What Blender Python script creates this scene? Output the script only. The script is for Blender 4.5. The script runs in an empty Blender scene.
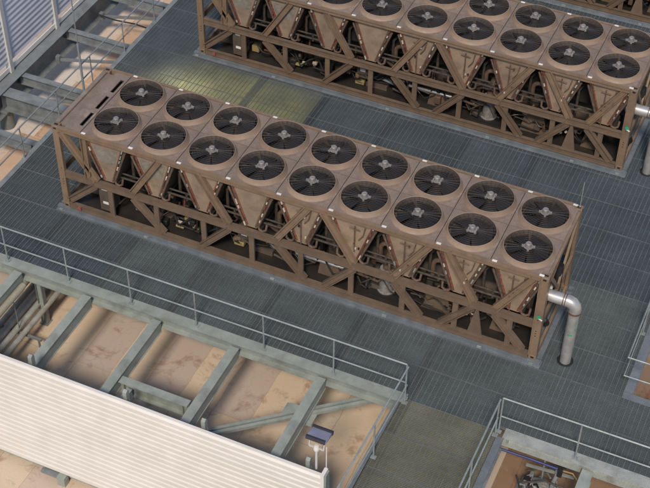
import bpy, math, random
from mathutils import Vector, Matrix, noise as mnoise
random.seed(7)
S = bpy.context.scene
COL = S.collection
PI = math.pi

# ------------------------------------------------------------------ materials
def mat(name, c1, c2=None, rough=0.6, metal=0.0, scale=3.0, fine=0.25, bump=0.0, detail=6.0,
        dirt=None, dirt_amt=0.0, dirt_scale=0.8, fine_scale=60.0, rnd=0.09):
    m = bpy.data.materials.new(name)
    m.use_nodes = True
    nt = m.node_tree; N = nt.nodes; L = nt.links
    b = N['Principled BSDF']
    b.inputs['Metallic'].default_value = metal
    tc = N.new('ShaderNodeTexCoord')
    c2 = c2 or tuple(x * 0.72 for x in c1)
    n1 = N.new('ShaderNodeTexNoise'); n1.inputs['Scale'].default_value = scale
    n1.inputs['Detail'].default_value = detail; n1.inputs['Roughness'].default_value = 0.6
    L.new(tc.outputs['Object'], n1.inputs['Vector'])
    r1 = N.new('ShaderNodeMapRange'); r1.inputs[1].default_value = 0.35; r1.inputs[2].default_value = 0.65
    L.new(n1.outputs['Fac'], r1.inputs[0])
    mx = N.new('ShaderNodeMix'); mx.data_type = 'RGBA'
    mx.inputs['A'].default_value = (*c1, 1); mx.inputs['B'].default_value = (*c2, 1)
    L.new(r1.outputs[0], mx.inputs['Factor'])
    out = mx.outputs['Result']
    n2 = N.new('ShaderNodeTexNoise'); n2.inputs['Scale'].default_value = fine_scale
    n2.inputs['Detail'].default_value = 3.0
    L.new(tc.outputs['Object'], n2.inputs['Vector'])
    if fine > 0:
        r2 = N.new('ShaderNodeMapRange'); r2.inputs[1].default_value = 0.3; r2.inputs[2].default_value = 0.7
        r2.inputs[3].default_value = 1 - fine; r2.inputs[4].default_value = 1 + fine
        L.new(n2.outputs['Fac'], r2.inputs[0])
        v = N.new('ShaderNodeVectorMath'); v.operation = 'SCALE'
        L.new(out, v.inputs[0]); L.new(r2.outputs[0], v.inputs['Scale'])
        out = v.outputs[0]
    if dirt:
        n3 = N.new('ShaderNodeTexNoise'); n3.inputs['Scale'].default_value = dirt_scale
        n3.inputs['Detail'].default_value = 9.0; n3.inputs['Roughness'].default_value = 0.7
        L.new(tc.outputs['Object'], n3.inputs['Vector'])
        r3 = N.new('ShaderNodeMapRange'); r3.inputs[1].default_value = 0.52; r3.inputs[2].default_value = 0.7
        r3.inputs[4].default_value = dirt_amt
        L.new(n3.outputs['Fac'], r3.inputs[0])
        m2 = N.new('ShaderNodeMix'); m2.data_type = 'RGBA'
        L.new(r3.outputs[0], m2.inputs['Factor']); L.new(out, m2.inputs['A'])
        m2.inputs['B'].default_value = (*dirt, 1)
        out = m2.outputs['Result']
    oi = N.new('ShaderNodeObjectInfo')
    ro = N.new('ShaderNodeMapRange'); ro.inputs[3].default_value = 1 - rnd; ro.inputs[4].default_value = 1 + rnd
    L.new(oi.outputs['Random'], ro.inputs[0])
    vr = N.new('ShaderNodeVectorMath'); vr.operation = 'SCALE'
    L.new(out, vr.inputs[0]); L.new(ro.outputs[0], vr.inputs['Scale'])
    L.new(vr.outputs[0], b.inputs['Base Color'])
    rr = N.new('ShaderNodeMapRange'); rr.inputs[3].default_value = max(0.02, rough - 0.1)
    rr.inputs[4].default_value = min(1, rough + 0.1)
    L.new(n1.outputs['Fac'], rr.inputs[0]); L.new(rr.outputs[0], b.inputs['Roughness'])
    if bump > 0:
        bp = N.new('ShaderNodeBump'); bp.inputs['Strength'].default_value = bump
        bp.inputs['Distance'].default_value = 0.01
        L.new(n2.outputs['Fac'], bp.inputs['Height']); L.new(bp.outputs[0], b.inputs['Normal'])
    return m

TAN = (0.315, 0.215, 0.150)
M = {}
M['tan'] = mat('tan_paint', (0.245,0.168,0.110), (0.188, 0.128, 0.085), 0.55, dirt=(0.13, 0.09, 0.065), dirt_amt=0.55, dirt_scale=1.6, fine=0.10)
M['tan_low'] = mat('tan_paint_shaded', (0.178,0.124,0.084), (0.132,0.092,0.064), 0.6, dirt=(0.085,0.062,0.048), dirt_amt=0.6, dirt_scale=1.3, fine=0.12)  # darker copy of tan paint: shade on the lower frame, plus dirt
M['plate'] = mat('tan_coil_plate', (0.305, 0.222, 0.155), (0.225, 0.165, 0.118), 0.5, dirt=(0.13, 0.10, 0.074), dirt_amt=0.7, dirt_scale=2.2, fine=0.08)
M['foil'] = mat('plate_film', (0.27, 0.24, 0.20), (0.17, 0.145, 0.115), 0.3, scale=7, fine=0.15)
M['top'] = mat('top_panel', (0.25, 0.190, 0.152), (0.19, 0.144, 0.116), 0.6, dirt=(0.34, 0.275, 0.23), dirt_amt=0.8, dirt_scale=2.5, fine=0.14, fine_scale=35)
M['shroud'] = mat('fan_shroud', (0.31, 0.22, 0.158), (0.25, 0.18, 0.13), 0.5, scale=5, fine=0.08)
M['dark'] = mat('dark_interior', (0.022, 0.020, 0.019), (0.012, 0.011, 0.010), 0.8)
M['blade'] = mat('fan_blade', (0.027, 0.022, 0.020), (0.018, 0.0145, 0.0135), 0.55, rnd=.25)
M['wire'] = mat('guard_wire', (0.060, 0.051, 0.046), None, 0.5, metal=0.3)
M['motor'] = mat('motor_cap', (0.27, 0.25, 0.235), (0.17, 0.16, 0.15), 0.5, scale=12)
M['coil'] = mat('coil_fins', (0.125, 0.100, 0.074), (0.080, 0.064, 0.048), 0.7, scale=4)
M['copper'] = mat('copper_pipe', (0.29, 0.115, 0.075), (0.13, 0.05, 0.038), 0.4, metal=0.3, scale=14)
M['brownpipe'] = mat('brown_pipe', (0.16, 0.10, 0.07), (0.085, 0.056, 0.041), 0.5, scale=9)
M['clip'] = mat('bright_clip', (0.62, 0.56, 0.46), (0.4, 0.35, 0.28), 0.4, scale=12)
M['rack'] = mat('rack_pipe', (0.085, 0.07, 0.057), (0.04, 0.033, 0.028), 0.5, scale=9)
M['throat'] = mat('fan_throat', (0.12,0.095,0.082),(0.085,0.068,0.059),0.6)
M['tray'] = mat('shaded_tray', (0.032,0.027,0.023),(0.017,0.0145,0.013),0.5)  # near-black base colour stands for shade in the lower bay
M['slate'] = mat('slate_cabinet', (0.125, 0.095, 0.073), (0.085, 0.064, 0.05), 0.55)
M['black'] = mat('black_rubber', (0.018, 0.018, 0.018), None, 0.6)
M['white'] = mat('white_label', (0.78, 0.76, 0.72), (0.68, 0.66, 0.62), 0.6, fine=0.05)
M['green'] = mat('green_sticker', (0.03, 0.36, 0.19), (0.03, 0.28, 0.15), 0.5, fine=0.05)
M['red'] = mat('red_tag', (0.42, 0.12, 0.10), (0.3, 0.08, 0.07), 0.5)
M['yellow'] = mat('yellow_fitting', (0.38, 0.29, 0.12), (0.25, 0.19, 0.085), 0.6)
M['alu'] = mat('aluminium_jacket', (0.62, 0.60, 0.575), (0.46, 0.445, 0.43), 0.33, metal=0.55, scale=6, fine=0.06)
M['plinth'] = mat('plinth_steel', (0.185, 0.205, 0.222), (0.125, 0.143, 0.16), 0.55, dirt=(0.10, 0.11, 0.12), dirt_amt=0.6)
M['steel'] = mat('galv_steel', (0.33, 0.36, 0.325), (0.24, 0.27, 0.24), 0.5, scale=2.5, dirt=(0.17, 0.16, 0.125), dirt_amt=0.6, dirt_scale=1.4, fine=0.12)
M['steel_dark'] = mat('grey_steel', (0.225, 0.245, 0.25), (0.16, 0.178, 0.185), 0.5, dirt=(0.08, 0.08, 0.078), dirt_amt=0.5)
M['frame_white'] = mat('pale_frame', (0.38, 0.40, 0.37), (0.27, 0.29, 0.27), 0.55, dirt=(0.2, 0.17, 0.12), dirt_amt=0.6, dirt_scale=1.5)
M['rail'] = mat('galv_rail', (0.335, 0.37, 0.35), (0.24, 0.27, 0.26), 0.45, metal=0.2, scale=5, fine=0.06)
M['rail_grey'] = mat('grey_rail', (0.30, 0.325, 0.335), (0.22, 0.24, 0.25), 0.45, metal=0.2, scale=5, fine=0.06)
M['rod'] = mat('grating_rod', (0.24, 0.262, 0.26), (0.145, 0.165, 0.17), 0.45, metal=0.2, scale=1.3, fine=0.2)
M['louver'] = mat('white_louver', (0.74, 0.705, 0.66), (0.67, 0.64, 0.59), 0.5, scale=1.2, fine=0.04, dirt=(0.52, 0.49, 0.44), dirt_amt=0.25, dirt_scale=1.1)
M['louver_blue'] = mat('grey_louver', (0.60, 0.59, 0.63), (0.52, 0.51, 0.56), 0.5, scale=1.2, fine=0.05)
M['post_pale'] = mat('pale_post', (0.62, 0.61, 0.58), (0.54, 0.53, 0.51), 0.5, fine=0.05)
M['lagging'] = mat('beige_lagging', (0.42, 0.39, 0.29), (0.32, 0.29, 0.21), 0.7)
M['pipe_grey'] = mat('grey_conduit', (0.36, 0.355, 0.32), (0.26, 0.255, 0.23), 0.45, scale=5)
M['blue'] = mat('blue_hose', (0.03, 0.05, 0.21), (0.02, 0.035, 0.15), 0.4)
M['lamp_face'] = mat('lamp_face', (0.26, 0.265, 0.34), (0.20, 0.205, 0.275), 0.35, fine=0.1)
M['lamp_body'] = mat('lamp_body', (0.045, 0.045, 0.06), None, 0.5)
M['column'] = mat('column_paint', (0.20, 0.21, 0.20), (0.15, 0.16, 0.15), 0.7)

# grating: dark sheet of close-set bearing bars (stripes run along x), tinted per panel by a colour attribute
def grating_material():
    m = bpy.data.materials.new('grating_bars'); m.use_nodes = True
    nt = m.node_tree; N = nt.nodes; L = nt.links
    b = N['Principled BSDF']; b.inputs['Metallic'].default_value = 0.15
    b.inputs['Roughness'].default_value = 0.55
    at = N.new('ShaderNodeAttribute'); at.attribute_name = 'tint'
    tc = N.new('ShaderNodeTexCoord')
    w = N.new('ShaderNodeTexWave'); w.bands_direction = 'Y'; w.inputs['Scale'].default_value = 9.0
    L.new(tc.outputs['Object'], w.inputs['Vector'])
    n = N.new('ShaderNodeTexNoise'); n.inputs['Scale'].default_value = 1.1; n.inputs['Detail'].default_value = 9
    n.inputs['Roughness'].default_value = 0.68
    L.new(tc.outputs['Object'], n.inputs['Vector'])
    r = N.new('ShaderNodeMapRange'); r.inputs[1].default_value = 0.3; r.inputs[2].default_value = 0.7
    r.inputs[3].default_value = 0.78; r.inputs[4].default_value = 1.22
    L.new(n.outputs['Fac'], r.inputs[0])
    r2 = N.new('ShaderNodeMapRange'); r2.inputs[3].default_value = 0.97; r2.inputs[4].default_value = 1.03
    L.new(w.outputs['Fac'], r2.inputs[0])
    n2 = N.new('ShaderNodeTexNoise'); n2.inputs['Scale'].default_value = 45; n2.inputs['Detail'].default_value = 2
    L.new(tc.outputs['Object'], n2.inputs['Vector'])
    r3 = N.new('ShaderNodeMapRange'); r3.inputs[3].default_value = 0.6; r3.inputs[4].default_value = 1.4
    L.new(n2.outputs['Fac'], r3.inputs[0])
    m1 = N.new('ShaderNodeMath'); m1.operation = 'MULTIPLY'; L.new(r.outputs[0], m1.inputs[0]); L.new(r2.outputs[0], m1.inputs[1])
    m2 = N.new('ShaderNodeMath'); m2.operation = 'MULTIPLY'; L.new(m1.outputs[0], m2.inputs[0]); L.new(r3.outputs[0], m2.inputs[1])
    v = N.new('ShaderNodeVectorMath'); v.operation = 'SCALE'
    L.new(at.outputs['Color'], v.inputs[0]); L.new(m2.outputs[0], v.inputs['Scale'])
    L.new(v.outputs[0], b.inputs['Base Color'])
    return m
M['grating'] = grating_material()

# rooftop slab: tan screed with strip joints, darker areas, rust stains and cracks
def slab_material(name, base, alt, patch, seed, row=1.05, blen=4.3, rust=.8, crack=.10, str_=.75):
    m = bpy.data.materials.new(name); m.use_nodes = True
    nt = m.node_tree; N = nt.nodes; L = nt.links
    b = N['Principled BSDF']; b.inputs['Roughness'].default_value = 0.8
    tc = N.new('ShaderNodeTexCoord')
    mp = N.new('ShaderNodeMapping'); mp.inputs['Location'].default_value = (seed, seed * .37, 0)
    L.new(tc.outputs['Object'], mp.inputs['Vector'])
    def noise(scale, det=6, rgh=.6, dist=0.0, vec=None):
        n = N.new('ShaderNodeTexNoise'); n.inputs['Scale'].default_value = scale
        n.inputs['Detail'].default_value = det; n.inputs['Roughness'].default_value = rgh
        n.inputs['Distortion'].default_value = dist
        L.new(vec or mp.outputs[0], n.inputs['Vector']); return n
    def ramp(src, a, bb, o0=0.0, o1=1.0):
        r = N.new('ShaderNodeMapRange'); r.inputs[1].default_value = a; r.inputs[2].default_value = bb
        r.inputs[3].default_value = o0; r.inputs[4].default_value = o1
        L.new(src, r.inputs[0]); return r.outputs[0]
    def mix(f, a, c):
        x = N.new('ShaderNodeMix'); x.data_type = 'RGBA'
        L.new(f, x.inputs['Factor'])
        if isinstance(a, tuple): x.inputs['A'].default_value = (*a, 1)
        else: L.new(a, x.inputs['A'])
        x.inputs['B'].default_value = (*c, 1)
        return x.outputs['Result']
    c = mix(ramp(noise(0.7).outputs['Fac'], .38, .62), base, alt)
    # screed strips running along y, tone varying from strip to strip
    br = N.new('ShaderNodeTexBrick'); br.inputs['Scale'].default_value = 1.0
    br.offset = 0.37; br.inputs['Brick Width'].default_value = blen; br.inputs['Row Height'].default_value = row
    br.inputs['Mortar Size'].default_value = 0.012; br.inputs['Bias'].default_value = -0.1
    br.inputs['Color1'].default_value = (0, 0, 0, 1); br.inputs['Color2'].default_value = (1, 1, 1, 1)
    br.inputs['Mortar'].default_value = (0.5, 0.5, 0.5, 1)
    rot = N.new('ShaderNodeMapping'); rot.inputs['Rotation'].default_value = (0, 0, PI / 2)
    wob = noise(1.7, 4)
    va = N.new('ShaderNodeVectorMath'); va.operation = 'MULTIPLY_ADD'
    va.inputs[1].default_value = (.10, .10, .0); L.new(wob.outputs['Color'], va.inputs[0]); L.new(mp.outputs[0], va.inputs[2])
    L.new(va.outputs[0], rot.inputs['Vector']); L.new(rot.outputs[0], br.inputs['Vector'])
    s = ramp(br.outputs['Color'], 0.45, 0.62, 0, str_)
    c = mix(s, c, patch)
    c = mix(ramp(br.outputs['Fac'], 0.2, 1.0, 0, .45), c, tuple(x * .5 for x in base))
    c = mix(ramp(noise(0.9, 9, .7, .6).outputs['Fac'], 0.555, .64, 0, rust), c, (0.22, 0.085, 0.045))
    c = mix(ramp(noise(2.6, 8, .75, .4).outputs['Fac'], .56, .75, 0, .55), c, (0.16, 0.11, 0.085))
    c = mix(ramp(noise(1.4, 8, .7).outputs['Fac'], .56, .72, 0, .5), c, (0.48, 0.40, 0.31))
    # cracks
    vo = N.new('ShaderNodeTexVoronoi'); vo.feature = 'DISTANCE_TO_EDGE'; vo.inputs['Scale'].default_value = 0.42
    vb = N.new('ShaderNodeVectorMath'); vb.operation = 'MULTIPLY_ADD'; vb.inputs[1].default_value = (.55, .55, .0)
    L.new(noise(2.2, 6).outputs['Color'], vb.inputs[0]); L.new(mp.outputs[0], vb.inputs[2])
    L.new(vb.outputs[0], vo.inputs['Vector'])
    c = mix(ramp(vo.outputs['Distance'], 0.0, 0.007, crack, 0), c, (0.12, 0.06, 0.03))
    f = noise(40, 5)
    v = N.new('ShaderNodeVectorMath'); v.operation = 'SCALE'
    L.new(c, v.inputs[0]); L.new(ramp(f.outputs['Fac'], .3, .7, .92, 1.08), v.inputs['Scale'])
    L.new(v.outputs[0], b.inputs['Base Color'])
    bp = N.new('ShaderNodeBump'); bp.inputs['Strength'].default_value = .12; bp.inputs['Distance'].default_value = .02
    L.new(f.outputs['Fac'], bp.inputs['Height']); L.new(bp.outputs[0], b.inputs['Normal'])
    return m
M['slab'] = slab_material('roof_screed', (0.62, 0.51, 0.38), (0.60, 0.46, 0.33), (0.42, 0.345, 0.315), 0.0, row=.92, str_=.65, rust=.5)
M['slab_brown'] = slab_material('brown_screed', (0.29, 0.185, 0.115), (0.24, 0.15, 0.095), (0.27, 0.19, 0.135), 5.3)
M['slab_pale'] = slab_material('pale_screed', (0.70, 0.61, 0.54), (0.64, 0.55, 0.47), (0.64, 0.50, 0.38), 3.1, rust=.25, crack=.2)
M['slab_strip'] = slab_material('tan_strip', (0.60, 0.43, 0.30), (0.55, 0.37, 0.24), (0.64, 0.52, 0.41), 8.3, row=2.4, blen=1.9, rust=.4, crack=.2)

# ------------------------------------------------------------------ mesh builder
class MB:
    def __init__(s): s.v = []; s.f = []; s.c = []
    def box(s, c, d, R=None):
        i = len(s.v); hx, hy, hz = d[0] / 2, d[1] / 2, d[2] / 2
        c = Vector(c)
        for x in (-hx, hx):
            for y in (-hy, hy):
                for z in (-hz, hz):
                    p = Vector((x, y, z))
                    if R is not None: p = R @ p
                    s.v.append(c + p)
        s.f += [(i, i + 1, i + 3, i + 2), (i + 4, i + 6, i + 7, i + 5), (i, i + 4, i + 5, i + 1),
                (i + 2, i + 3, i + 7, i + 6), (i, i + 2, i + 6, i + 4), (i + 1, i + 5, i + 7, i + 3)]
        return s
    def lo(s, a, b):
        return s.box([(a[k] + b[k]) / 2 for k in range(3)], [abs(b[k] - a[k]) for k in range(3)])
    def bar(s, p0, p1, w, h, up=(0, 0, 1)):
        p0 = Vector(p0); p1 = Vector(p1); d = p1 - p0; l = d.length; x = d / l
        u = Vector(up)
        if abs(x.dot(u)) > .99: u = Vector((0, 1, 0))
        y = u.cross(x).normalized(); z = x.cross(y)
        R = Matrix((x, y, z)).transposed()
        return s.box((p0 + p1) / 2, (l, w, h), R)
    def tube(s, pts, r, n=10, cap=True):
        pts = [Vector(p) for p in pts]; i0 = len(s.v); prev = None
        for k, p in enumerate(pts):
            if k == 0: t = pts[1] - p
            elif k == len(pts) - 1: t = p - pts[k - 1]
            else: t = (pts[k + 1] - p).normalized() + (p - pts[k - 1]).normalized()
            t.normalize()
            if prev is None:
                a = Vector((0, 0, 1)) if abs(t.z) < .9 else Vector((1, 0, 0))
                u = t.cross(a).normalized()
            else:
                u = (prev - t * prev.dot(t)).normalized()
            prev = u; w = t.cross(u)
            rr = r[k] if isinstance(r, (list, tuple)) else r
            for j in range(n):
                a = 2 * PI * j / n
                s.v.append(p + u * (rr * math.cos(a)) + w * (rr * math.sin(a)))
        for k in range(len(pts) - 1):
            for j in range(n):
                a = i0 + k * n + j; b = i0 + k * n + (j + 1) % n
                s.f.append((a, b, b + n, a + n))
        if cap:
            s.f.append(tuple(i0 + j for j in reversed(range(n))))
            s.f.append(tuple(i0 + (len(pts) - 1) * n + j for j in range(n)))
        return s
    def lathe(s, prof, n=40, c=(0, 0, 0), close=False):
        i0 = len(s.v); m = len(prof)
        for (r, z) in prof:
            for j in range(n):
                a = 2 * PI * j / n
                s.v.append(Vector((c[0] + r * math.cos(a), c[1] + r * math.sin(a), c[2] + z)))
        for k in range(m if close else m - 1):
            k2 = (k + 1) % m
            for j in range(n):
                j2 = (j + 1) % n
                s.f.append((i0 + k * n + j, i0 + k * n + j2, i0 + k2 * n + j2, i0 + k2 * n + j))
        return s
    def prism(s, poly, y0, y1, ax=1):
        """polygon in (x,z) extruded along y (ax=1), or in (y,z) along x (ax=0)"""
        n = len(poly); i = len(s.v)
        for y in (y0, y1):
            for (a, b) in poly:
                s.v.append(Vector((a, y, b)) if ax == 1 else Vector((y, a, b)))
        s.f.append(tuple(i + k for k in range(n))); s.f.append(tuple(i + n + k for k in reversed(range(n))))
        for k in range(n):
            k2 = (k + 1) % n
            s.f.append((i + k, i + n + k, i + n + k2, i + k2))
        return s
    def build(s, name, m, parent=None, loc=None, bevel=0):
        me = bpy.data.meshes.new(name)
        me.from_pydata([tuple(v) for v in s.v], [], s.f)
        import bmesh
        bm = bmesh.new(); bm.from_mesh(me); bmesh.ops.recalc_face_normals(bm, faces=bm.faces); bm.to_mesh(me); bm.free()
        me.materials.append(M[m] if isinstance(m, str) else m)
        me.polygons.foreach_set('use_smooth', [True] * len(me.polygons))
        me.set_sharp_from_angle(angle=math.radians(32))
        o = bpy.data.objects.new(name, me); COL.objects.link(o)
        if loc: o.location = loc
        if parent: o.parent = parent
        if bevel:
            bv = o.modifiers.new('bevel', 'BEVEL'); bv.width = bevel; bv.segments = 1; bv.limit_method = 'ANGLE'
        return o

def arc(c, r, a0, a1, u, w, n=6):
    c = Vector(c); u = Vector(u); w = Vector(w)
    return [c + u * (r * math.cos(a0 + (a1 - a0) * k / n)) + w * (r * math.sin(a0 + (a1 - a0) * k / n)) for k in range(n + 1)]

def tag(o, label=None, cat=None, group=None, kind=None):
    if label: o['label'] = label
    if cat: o['category'] = cat
    if group: o['group'] = group
    if kind: o['kind'] = kind
    elif label: o['kind'] = 'thing'
    return o
def empty(name, loc, label, cat, group=None):
    o = bpy.data.objects.new(name, None); COL.objects.link(o); o.location = loc
    o.empty_display_size = .3
    return tag(o, label, cat, group)
def kids(o): return [c for c in COL.objects if c.parent == o]
def copy_tree(o, parent=None):
    c = o.copy(); COL.objects.link(c)
    if parent: c.parent = parent
    for ch in kids(o): copy_tree(ch, c)
    return c

# ------------------------------------------------------------------ setting
DZ = -0.12      # top of the grating deck; chillers stand at z = 0
GZ = -3.6       # roof below the deck

def slab(name, x0, x1, y0, y1, z, m):
    mb = MB(); mb.lo((x0, y0, z - .5), (x1, y1, z)); return tag(mb.build(name, m), kind='structure')
slab('rooftop_floor', -60, 80, -60, 80, GZ, 'slab')
slab('roof_slab', -30, -2.2, -3.4, 30, -1.42, 'slab_pale')
PZ = -2.1
slab('pit_floor', -2.1, 12.1, -4.84, 6, PZ, 'slab')
st_ = MB()
for (xa, xb, ya, yb) in ((-3.75, -2.21, -3, 3.35), (-3.3, -2.21, 3.36, 4.6), (-3.55, -2.21, 4.62, 6.0), (-3.35, -2.21, 6.05, 7.7), (-3.6, -2.21, 7.75, 9.9), (-3.3, -2.21, 10, 16)):
    st_.lo((xa, ya, -1.419), (xb, yb, -1.415))
tag(st_.build('floor_strips', 'slab_strip'), kind='structure')  # tan sheets over the pale slab along the deck side
slab('basement_floor', 12.1, 24, -14, 6.2, PZ, 'slab_brown')

def deck():
    v = []; f = []; tint = []
    rods = MB(); seams = MB()
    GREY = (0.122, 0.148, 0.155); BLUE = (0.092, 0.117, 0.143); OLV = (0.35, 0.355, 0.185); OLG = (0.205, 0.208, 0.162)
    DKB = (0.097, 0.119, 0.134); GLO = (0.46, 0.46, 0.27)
    zones = []   # (x0, x1, y0, y1)
    YB = 24.0
    for a in [(-1.9, 9.86, -1.98, YB), (9.86, 12.06, -12.0, YB), (12.06, 14.2, -1.98, YB), (14.2, 22, -1.98, -.13), (14.2, 22, 6.2, YB)]:
        zones.append(a)
    xs = [-1.9, 0.03, 0.25, 1.98, 2.22, 3.9, 4.14, 5.9, 6.14, 8.0, 8.24, 9.86, 10.1, 12.06, 14.2, 16.2, 18.2, 20.2, 22]
    rnd = random.Random(3)
    def bars(xs_, y0, y1, colf):
        # bearing bars running along x, 5 mm thick at 41 mm pitch, as long strips with a top and two sides
        y = math.ceil(y0 / .041) * .041
        while y < y1 - .006:
            i = len(v); n_ = len(xs_)
            for x in xs_:
                c = colf(x, y)
                v.extend([(x, y, DZ - .034), (x, y, DZ - .012), (x, y + .006, DZ - .012), (x, y + .006, DZ - .034)]); tint.extend([c] * 4)
            for q in range(n_ - 1):
                b_ = i + 4 * q
                f.extend([(b_, b_ + 4, b_ + 5, b_ + 1), (b_ + 1, b_ + 5, b_ + 6, b_ + 2), (b_ + 2, b_ + 6, b_ + 7, b_ + 3)])
            y += .041
    def put(x0, x1, y0, y1, col, z):
        i = len(v)
        v.extend([(x0, y0, z), (x1, y0, z), (x1, y1, z), (x0, y1, z)]); f.append((i, i + 1, i + 2, i + 3)); tint.extend([col] * 4)
    for (zx0, zx1, zy0, zy1) in zones:
        for xa, xb in zip(xs[:-1], xs[1:]):
            x0, x1 = max(xa, zx0), min(xb, zx1)
            if x1 - x0 < .02: continue
            y = math.floor((zy0 + 3.12) / 1.0) * 1.0 - 3.12
            while y < zy1:
                y0, y1 = max(y, zy0), min(y + 1.0, zy1); y += 1.0
                if y1 - y0 < .02: continue
                yc = (y0 + y1) / 2; xc = (x0 + x1) / 2
                joist = x1 - x0 < .3
                painted_glow = -1.9 < xc < 3.95 and 3.5 < yc < 7.4  # yellow-olive pool of light is painted into the bar tint here
                if 9.86 <= xc < 12.06 and yc < -2.1: col = OLG
                elif yc > 2.5: col = BLUE
                elif xc < 2: col = DKB if yc > -1 else BLUE
                else: col = GREY
                k = rnd.uniform(.93, 1.08) * (.80 if joist else 1)
                col = tuple(c * k for c in col)
                # light support strip between panels shows as a paler edge
                if painted_glow:
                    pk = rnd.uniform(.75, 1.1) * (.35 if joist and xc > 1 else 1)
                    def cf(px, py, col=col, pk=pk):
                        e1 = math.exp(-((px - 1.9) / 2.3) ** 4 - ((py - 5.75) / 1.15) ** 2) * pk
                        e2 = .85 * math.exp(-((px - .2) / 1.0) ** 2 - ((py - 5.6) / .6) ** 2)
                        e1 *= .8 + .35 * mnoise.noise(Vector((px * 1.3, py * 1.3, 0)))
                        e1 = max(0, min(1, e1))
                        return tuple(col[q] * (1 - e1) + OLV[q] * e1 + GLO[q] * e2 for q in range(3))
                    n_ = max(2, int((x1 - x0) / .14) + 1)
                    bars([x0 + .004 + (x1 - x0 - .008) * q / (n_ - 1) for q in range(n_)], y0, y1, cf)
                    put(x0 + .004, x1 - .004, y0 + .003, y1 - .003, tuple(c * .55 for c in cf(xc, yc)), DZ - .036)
                else:
                    bars([x0 + .004, x1 - .004], y0, y1, lambda a_, b_, col=col: col)
                    put(x0 + .004, x1 - .004, y0 + .003, y1 - .003, tuple(c * .55 for c in col), DZ - .036)  # darker sheet tint paints the shade seen between the bars
                # cross rods lying on the bars
                nx = x0 + .06
                while nx < x1 - .03:
                    rods.box((nx, (y0 + y1) / 2, DZ - .007), (.0105, y1 - y0 - .014, .010)); nx += .118
                # panel end bars
                seams.lo((x0 + .006, y0 + .003, DZ - .03), (x1 - .006, y0 + .009, DZ - .0045))
    me = bpy.data.meshes.new('deck'); me.from_pydata(v, [], f)
    ca = me.attributes.new('tint', 'FLOAT_COLOR', 'POINT')
    ca.data.foreach_set('color', [x for t in tint for x in (*t, 1)])
    me.materials.append(M['grating'])
    d = bpy.data.objects.new('deck', me); COL.objects.link(d); tag(d, kind='structure')
    # solid under-sheet so the deck has depth
    u = MB()
    for (x0, x1, y0, y1) in zones: u.lo((x0 + .002, y0 + .002, DZ - .08), (x1 - .002, y1 - .002, DZ - .04))
    tag(u.build('deck_underside', 'steel_dark'), kind='structure')
    tag(rods.build('deck_rods', 'rod'), kind='structure'); tag(seams.build('deck_seams', 'plinth'), kind='structure')
deck()

# ------------------------------------------------------------------ chiller
LX, WY, HZ = 12.19, 2.52, 2.53
X0, PIT = 0.758, 1.264
def chan(p0, p1, w, out, y):
    """channel member in the plane y: a web and two proud lips; out = -1 front / +1 back"""
    mb = MB()
    a = Vector((p0[0], y, p0[1])); b = Vector((p1[0], y, p1[1]))
    d = (b - a).normalized(); n = Vector((-d.z, 0, d.x))
    mb.bar(a, b, .06, w, up=n)
    for s in (-1, 1):
        o = n * (s * (w / 2 - .012)) + Vector((0, out * .058, 0))
        mb.bar(a + o, b + o, .05, .024, up=n)
    return mb

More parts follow.
